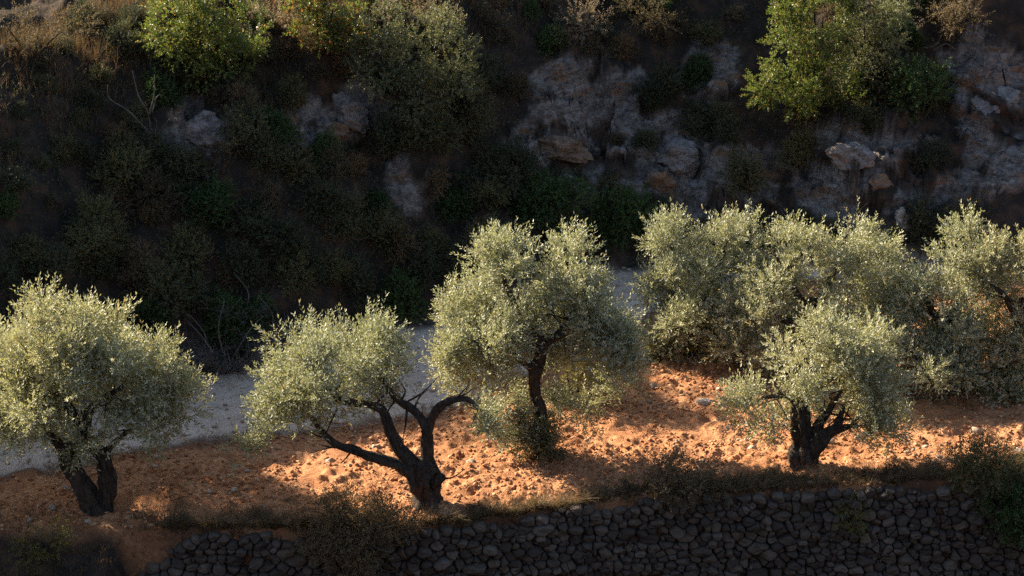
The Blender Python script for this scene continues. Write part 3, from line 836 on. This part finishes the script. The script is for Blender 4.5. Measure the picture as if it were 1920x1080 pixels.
lobed("small_green_shrub", (1722, 222), "small dark green bush on the ledge right of the yellow-green tree", "bush",
      [(1700, 150, 30, 30, -.3), (1730, 135, 30, 26, -.3), (1715, 180, 40, 30, -.3), (1745, 175, 22, 30, -.2)], M_DKGRN, 37, (.07, .02), 12)
lobed("dark_green_shrub", (1172, 458), "dark green leafy bush at the foot of the rocks, behind the centre olive's right side", "bush",
      [(1150, 400, 42, 35, -.3), (1190, 395, 38, 32, -.3), (1165, 420, 50, 30, -.4), (1135, 425, 32, 24, -.3), (1195, 415, 30, 28, -.2)], M_DKGRN, 38, (.065, .019), 12)
lobed("dark_green_shrub", (1040, 425), "dark green bush under the ochre rock ledge at the centre of the bank", "bush",
      [(1030, 355, 45, 28, -.3), (1070, 370, 38, 28, -.3), (1000, 375, 34, 26, -.3), (1045, 395, 58, 26, -.4)], M_DKGRN, 39, (.065, .019), 12)
lobed("yellow_green_shrub", (1235, 672), "low yellow-green bush at the feet of the rounded back olive", "bush",
      [(1225, 640, 34, 26, -.2), (1260, 645, 26, 20, -.2), (1205, 655, 24, 18, -.1)], M_YEL, 40, (.055, .013), 12)
lobed("yellow_green_shrub", (1092, 760), "yellowish bush right behind the twisted reddish trunk", "bush",
      [(1060, 680, 30, 35, 0), (1090, 690, 42, 45, 0), (1120, 720, 34, 35, .1), (1075, 735, 35, 25, 0)], M_YEL, 41, (.055, .012), 12)
lobed("sucker_shoots", (1012, 853), "dark tuft of shoots growing round the foot of the twisted reddish trunk", "plant",
      [(990, 812, 32, 26, -.15), (1025, 818, 28, 24, -.15), (1008, 832, 42, 20, -.25), (1000, 785, 24, 20, -.1), (965, 800, 24, 22, -.1), (1014, 840, 30, 16, -.35)], M_GREY, 42, (.06, .012), 12, DENSE)
lobed("overhanging_shrub", (660, 1010), "dark twiggy bush spilling over the wall left of the stout stump", "bush",
      [(600, 970, 45, 22, -.3), (660, 965, 55, 26, -.3), (720, 975, 45, 22, -.3), (650, 1010, 50, 34, -.6), (690, 1045, 40, 34, -.7), (655, 1060, 38, 34, -.8), (610, 1010, 50, 30, -.5), (700, 1005, 60, 30, -.5), (740, 985, 45, 22, -.3)], M_BROWN, 43, (.055, .010), 12, DENSE)
lobed("brown_shrub", (1275, 925), "brownish low bush on the wall top between the stump and the forked black trunk", "bush",
      [(1245, 890, 40, 22, -.1), (1290, 885, 45, 28, -.1), (1330, 900, 35, 20, -.1), (1270, 905, 55, 20, -.2)], M_BROWN, 44, (.055, .010), 12, DENSE)
lobed("dark_shrub", (1840, 950), "dark rounded bush at the right end of the wall top", "bush",
      [(1810, 900, 40, 30, -.1), (1850, 890, 45, 34, -.1), (1840, 920, 55, 28, -.2), (1885, 910, 32, 28, 0)], M_DARK, 45, (.055, .011), 12, DENSE)
lobed("green_shrub", (1900, 1020), "dull green bush in the bottom right corner below the wall top", "bush",
      [(1880, 960, 38, 30, -.5), (1915, 950, 38, 34, -.5), (1900, 990, 45, 28, -.6), (1925, 1005, 34, 34, -.6)], M_DKGRN, 46, (.06, .016), 12, DENSE)
lobed("wall_weed", (1590, 1020), "small yellow-green weed growing out of the wall at the lower right", "plant",
      [(1580, 1000, 18, 12, -.25), (1602, 1005, 16, 12, -.25)], M_YEL, 47, (.06, .014), 10)
lobed("tall_weed", (95, 1040), "tall yellowish weeds in the lower left corner, left of the wall's end", "plant",
      [(80, 1010, 35, 22, -.1, .6), (110, 1000, 25, 26, -.1, .6), (60, 1030, 40, 20, -.1, .6)], M_YEL, 48, (.07, .009), 10)

lobed("dry_shrub", (1085, 85), "tan dry bush near the top edge right of the grey-green bush", "bush", [(1070, 40, 34, 26, -.2), (1100, 50, 34, 24, -.2), (1120, 30, 22, 22, -.2)], M_PALE, 81, (.055, .009), 11)
lobed("dry_shrub", (1215, 70), "tan dry bush at the top edge above the central outcrop", "bush", [(1205, 20, 36, 30, -.2), (1240, 30, 30, 26, -.2), (1225, 45, 34, 18, -.2)], M_BROWN, 82, (.055, .010), 11)
lobed("dry_shrub", (1785, 90), "tan dry bush at the top right beside the crooked dead branches", "bush", [(1760, 40, 36, 30, -.2), (1800, 45, 34, 28, -.2), (1780, 15, 40, 26, -.2)], M_BROWN, 83, (.055, .010), 11)
lobed("dry_shrub", (520, 75), "straw coloured bush at the top edge between the two sunlit green bushes", "bush", [(505, 30, 26, 34, -.2), (530, 45, 26, 24, -.2)], M_PALE, 84, (.06, .008), 11)
lobed("dry_shrub", (60, 110), "wide straw coloured bush in the top left corner", "bush", [(20, 50, 50, 34, -.2), (80, 60, 50, 30, -.2), (140, 45, 40, 30, -.2)], M_BROWN, 85, (.06, .010), 11)
# bare dead shrub with tall forked branches, and the grey brushwood at the foot of the bank
def dead_shrub(name, base, label, branches, seed, extra=0, spread=.5, h=1.0, mat=None):
    q = np.random.default_rng(seed)
    b = ground(*base); sc = FPX / np.dot(b - CAM, [0, math.cos(PITCH), -math.sin(PITCH)])
    root = empty(name, b, label, "dead shrub")
    for br in branches:
        pts = [np.array([(px - base[0]) / sc, dy, (base[1] - py) / sc / math.cos(PITCH) - dy * math.tan(PITCH)]) for px, py, dy in br]
        v, f = tube(pts, np.linspace(.024, .007, len(pts)), q, 7, .12, 5)
        mesh("branch", v, f, mat or M_TWIG, root)
    if extra:
        v, f = stems_mesh(q, extra, h, spread, .012)
        mesh("twigs", v, f, mat or M_TWIG, root)
    return root
dead_shrub("dead_shrub", (287, 255), "bare dead shrub with a tall forked branch left of the pale boulder",
           [[(285, 262, 0), (282, 215, -.2), (268, 185, -.3), (260, 140, -.4)], [(283, 222, -.2), (296, 185, -.3), (301, 148, -.4)], [(290, 215, -.25), (300, 190, -.3), (308, 182, -.3)], [(285, 260, 0), (250, 215, -.2), (214, 190, -.3), (212, 165, -.3)]], 51, 14, .9, .9)
dead_shrub("dead_shrub", (430, 690), "grey tangle of dead brushwood between the two leftmost olives",
           [[(430, 692, 0), (415, 620, -.2), (430, 560, -.3)], [(425, 690, 0), (470, 620, -.2), (500, 590, -.3)], [(420, 690, 0), (385, 630, -.2), (360, 600, -.3)]], 52, 150, 1.4, 1.5)
for k_, (a_, lb_) in enumerate((((375, 678), 'grey dead brushwood heaped beside the right side of the largest left olive'), ((500, 640), 'grey dead brushwood just above the left side of the second olive'), ((455, 600), 'grey dead brushwood highest of the heap between the two leftmost olives'))):
    dead_shrub('dead_shrub', a_, lb_, [[(a_[0], a_[1], 0), (a_[0] + 15, a_[1] - 50, -.2), (a_[0] - 10, a_[1] - 90, -.3)]], 152 + k_, 90, 1.3, 1.1)
dead_shrub("dead_shrub", (1745, 95), "pale crooked dead branches at the top right of the bank",
           [[(1700, 80, 0), (1725, 92, -.2), (1750, 88, -.25), (1760, 70, -.3)], [(1745, 100, 0), (1770, 85, -.2), (1790, 95, -.2), (1800, 75, -.2)]], 53, 10, .9, .8)
dead_shrub("dead_shrub", (590, 330), "pale broken branches lying on the bank below the left outcrop",
           [[(480, 305, -.2), (520, 300, -.25), (560, 312, -.2)], [(545, 350, -.2), (580, 335, -.25), (600, 345, -.2)]], 54, 12, 1.2, .7)

# boulders
def bould(px, py, wpx, hpx, mat, label, seed, **kw):
    p = at(px, py); sc = FPX / np.linalg.norm(p - CAM)
    d = unit(p - CAM); sink = kw.pop('sink', .05)
    r = (wpx / sc, (wpx + hpx) / 2 / sc * .8, hpx / sc)
    return boulder("boulder", p + d * r[1] * sink, r, mat, label, seed, **kw)
bould(385, 245, 42, 36, M_ROCK, "rounded pale grey boulder with a white streak on the left of the bank", 61, tilt=.5)
bould(1300, 352, 34, 22, M_ROCK, "grey block of rock at the foot of the outcrop, above the rounded back olive", 62)
bould(1240, 350, 42, 34, M_OCHRE, "brownish cracked boulder left of the grey block under the outcrop", 63, cuts=13)
bould(1265, 290, 60, 48, M_ROCK, "big grey rounded rock face in the middle of the outcrop", 64, cuts=12)
bould(1045, 275, 70, 22, M_OCHRE, "long ochre ledge of rock on the left side of the central outcrop", 65, tilt=.28)
bould(1600, 300, 55, 30, M_ROCK, "cracked grey slab above the broad olive on the right", 66, tilt=.15, cuts=13, sink=.5)
bould(1650, 345, 34, 20, M_OCHRE, "brown rock under the cracked grey slab on the right", 67)
bould(1690, 415, 18, 26, M_PALEROCK, "pale upright stone above the right olives", 68)
bould(650, 205, 58, 40, M_ROCK, "tilted grey slab on the bank under the top centre bush", 69, tilt=.4, cuts=12)
bould(625, 245, 44, 16, M_OCHRE, "ochre rock under the tilted grey slab", 70, tilt=.2)
bould(1272, 674, 15, 11, M_PALEROCK, "pale stone on the soil in front of the rounded back olive", 71)
bould(1248, 680, 8, 6, M_PALEROCK, "smaller stone just left of the pale stone near the back olive", 72)
bould(1745, 745, 36, 24, M_OCHRE, "dark brown boulder lying in the shade right of the forked olive", 73)
bould(1320, 755, 18, 10, M_PALEROCK, "flat pale stone left of the forked olive's low branches", 74)
bould(1340, 72, 8, 6, M_PALEROCK, "small pale stone high on the reddish patch of the bank", 75)
bould(1860, 205, 65, 40, M_ROCK, "layered rock slab at the far right of the bank", 76, tilt=-.3, cuts=13, sink=.5)
p_ = at(385, 245); sc_ = FPX / np.linalg.norm(p_ - CAM)

# ------------------------------------------------------------------ scrub on the bank: copies of a few kinds
VAR = []
for k in range(4):
    ms = shrub_meshes(100 + k, 1.5, 1.05, None, None, None, (.05, .013), 11, 6)
    VAR.append(('dark', ms, M_DARK))
for k in range(2):
    ms = shrub_meshes(110 + k, 1.2, .85, None, None, None, (.055, .008), 11, 5, 14)
    VAR.append(('brown', ms, M_BROWN))
ms = shrub_meshes(120, 1.5, 1.1, None, None, None, (.06, .017), 11, 6)
VAR.append(('green', ms, M_DKGRN))
LAB = {'dark': "dark low scrub bush in the thicket covering the shaded bank", 'brown': "brown dry scrub bush among the dark bushes of the bank", 'green': "dark green scrub bush among the brush of the shaded bank"}
GRP = {'dark': "dark scrub bushes on the bank", 'brown': "brown dry bushes on the bank", 'green': "green scrub bushes on the bank"}
protos = [None] * len(VAR)
CLEAR = ((385, 262, 85), (330, 235, 50), (610, 245, 75), (690, 240, 50), (1100, 200, 55), (1045, 300, 70), (1250, 330, 75), (1310, 375, 50), (1640, 330, 70))
q = np.random.default_rng(77)
placed = []
tries = 0
while len(placed) < 262 and tries < 12000:
    tries += 1
    x = q.uniform(-12.5, 13); s_ = q.uniform(.2, 9.0); y = float(foot_y(np.array(x))) + s_
    z = float(height(np.array(x), np.array(y)))
    dpt = (y - CAM[1]) * math.cos(PITCH) - (z - CAM[2]) * math.sin(PITCH)
    px = 960 + FPX * x / dpt; py = 540 - FPX * ((y - CAM[1]) * math.sin(PITCH) + (z - CAM[2]) * math.cos(PITCH)) / dpt
    if not (-80 < px < 2000 and -60 < py < 760): continue
    rk = float(rock_mask(np.array([x]), np.array([z]))[0])
    if rk > .25 and q.random() < .78: continue
    if 1100 < px < 1260 and s_ < .8: continue
    if any(math.hypot(px - a, (py - b) * 1.2) < r_ for a, b, r_ in CLEAR): continue
    rad = .40 if px < 950 else .5
    if any((x - a) ** 2 + (y - b) ** 2 < rad ** 2 for a, b in placed): continue
    if 1380 < px < 1480 and py < 260: continue
    placed.append((x, y))
    top = py < 170
    k = q.choice(7, p=[.10, .10, .06, .06, .30, .26, .12]) if top else q.choice(7, p=[.2, .2, .17, .15, .08, .08, .12])
    nm, ms, mt = VAR[k]
    sc = q.uniform(.6, 1.1) * (.8 if top else 1.0); rz = q.uniform(0, 6.28)
    if px < 170 and 90 < py < 380: sc *= .55
    loc = (x, y, z - .12)
    if protos[k] is None:
        protos[k] = shrub({'dark': 'scrub_bush', 'brown': 'dry_bush', 'green': 'scrub_bush'}[nm], loc, LAB[nm], "bush", ms, mt, None, rz, sc, GRP[nm])
    else:
        copy_thing(protos[k], loc, rz, (sc, sc, sc * q.uniform(.75, 1.15)))

WALLTOP = [(905, 955, "left end, nearest the stump"), (1180, 925, "left of the low brown bush"), (1375, 915, "right of the low brown bush"), (1440, 905, "just left of the forked black trunk"),
           (1590, 895, "just right of the forked black trunk"), (1690, 890, "halfway from forked trunk to dark bush"), (1755, 885, "beside the dark rounded bush"), (330, 985, "over the left end of the stones"), (480, 975, "left of the overhanging bush")]
for i, (px, py, where) in enumerate(WALLTOP):
    p = ground(px, py, .22)
    copy_thing(protos[4 + i % 2], p, i * 1.9, (q.uniform(.6, .85), q.uniform(.5, .7), q.uniform(.40, .6)), "low dry brown bush on the terrace edge, " + where)['group'] = "dry bushes along the terrace edge"

# uncountable ground cover
def grass(name, pts, h, n_per, mat, label, lean=.5, w=.006, seg=3):
    q = np.random.default_rng(len(pts))
    P = np.repeat(pts, n_per, 0); n = len(P)
    a = q.uniform(0, 6.28, n); H = np.repeat(h, n_per) * q.uniform(.4, 1.1, n)
    d = np.stack([np.cos(a), np.sin(a), 0 * a], 1); L = q.uniform(.1, 1, n) * lean
    P = P + d * (q.random(n) * .06)[:, None]
    sd = np.stack([-np.sin(a + .6), np.cos(a + .6), 0 * a], 1) * w
    vs = []
    for i in range(seg + 1):
        t = i / seg
        c = P + np.array([0, 0, 1]) * (H * (t - .25 * L * t * t))[:, None] + d * (H * L * t * t)[:, None]
        ww = (1 - t * .85)
        vs += [c - sd * ww, c + sd * ww]
    v = np.stack(vs, 1).reshape(-1, 3)
    k = 2 * (seg + 1)
    f0 = np.array([[2 * i, 2 * i + 1, 2 * i + 3, 2 * i + 2] for i in range(seg)])
    f = (f0[None] + (np.arange(n) * k)[:, None, None]).reshape(-1, 4)
    r = np.repeat(q.random(n), k)
    return prop(mesh(name, v, f, mat, None, r), label, None, None, 'stuff')

def bank_pts(n, seed, rockmax=.5):
    q = np.random.default_rng(seed)
    x = q.uniform(-13, 13.3, n); y = foot_y(x) + q.uniform(-.1, 9.5, n); z = height(x, y)
    ok = (rock_mask(x, z) < rockmax) | (q.random(n) < .12)
    return np.stack([x, y, z], 1)[ok]

p = bank_pts(10000, 3)
g = vnoise(p[:, 0] * .6, p[:, 1] * .6, 4.4)
q = np.random.default_rng(4)
d = unit(q.normal(size=p.shape) * .6 + [0, -.3, 1])
v, f, r = leaves(p - [0, 0, .05], d, q.uniform(.2, .5, len(p)), 12, .05, .011, q, .9, .1, q.random(len(p)))
prop(mesh("undergrowth", v, f, M_DARK, None, r), "dark leafy undergrowth covering the shaded bank", None, None, 'stuff')
p = bank_pts(8000, 5)
sF_ = p[:, 1] - foot_y(p[:, 0])
keep = (vnoise(p[:, 0] * .7, p[:, 1] * .7, 1.4) + .26 * (sF_ - 4.3) > .05) | (np.random.default_rng(1).random(len(p)) < .06)
p = p[keep]
grass("bank_grass", p, np.random.default_rng(8).uniform(.25, .6, len(p)) * (1 + .5 * sstep(5, 7, p[:, 1] - foot_y(p[:, 0]))), 10, M_DRY, "dry straw coloured grass on the upper part of the bank", .7)
q = np.random.default_rng(19)
x = q.uniform(-13, 6, 1500); y = np.where(q.random(1500) < .6, foot_y(x) - np.abs(q.normal(0, .35, 1500)), near_y(x) + q.normal(0, .25, 1500))
ok = vnoise(x * 1.1, y * 1.1, 2.6) > -.05
x, y = x[ok], y[ok]
grass("track_grass", np.stack([x, y, height(x, y) - .01], 1), q.uniform(.06, .28, len(x)), 9, M_DRY, "short dry grass along both edges of the pale track", .9, .004)
# dry grass along the terrace edge and in the left foreground
q = np.random.default_rng(9)
x = q.uniform(-13, 13.3, 5200); y = wall_y(x) + np.abs(q.normal(0, .5, 5200)) * np.where(x < -6, 2.0, 1.0) - .12 - np.where(x < -8, q.uniform(0, 2.2, 5200), 0)
ok = vnoise(x * .9, y * .9, 6.6) > -.25
x, y = x[ok], y[ok]
grass("dry_grass", np.stack([x, y, height(x, y) - .01], 1), q.uniform(.08, .30, len(x)), 8, M_DRY, "short dry grass along the edge of the terrace", .8, .004)
q = np.random.default_rng(29)
x = q.uniform(-7.5, 13.3, 1700); y = wall_y(x) + q.uniform(-.08, .75, 1700) * np.where(x < 1.5, .35, 1)
ok = vnoise(x * .8, y * .8, 3.6) > -.3
x, y = x[ok], y[ok]
grass("edge_grass", np.stack([x, y, height(x, y) - .02], 1), q.uniform(.2, .55, len(x)), 14, M_BROWN, "long brown grass drooping over the right half of the wall top", 1.3, .006, 4)
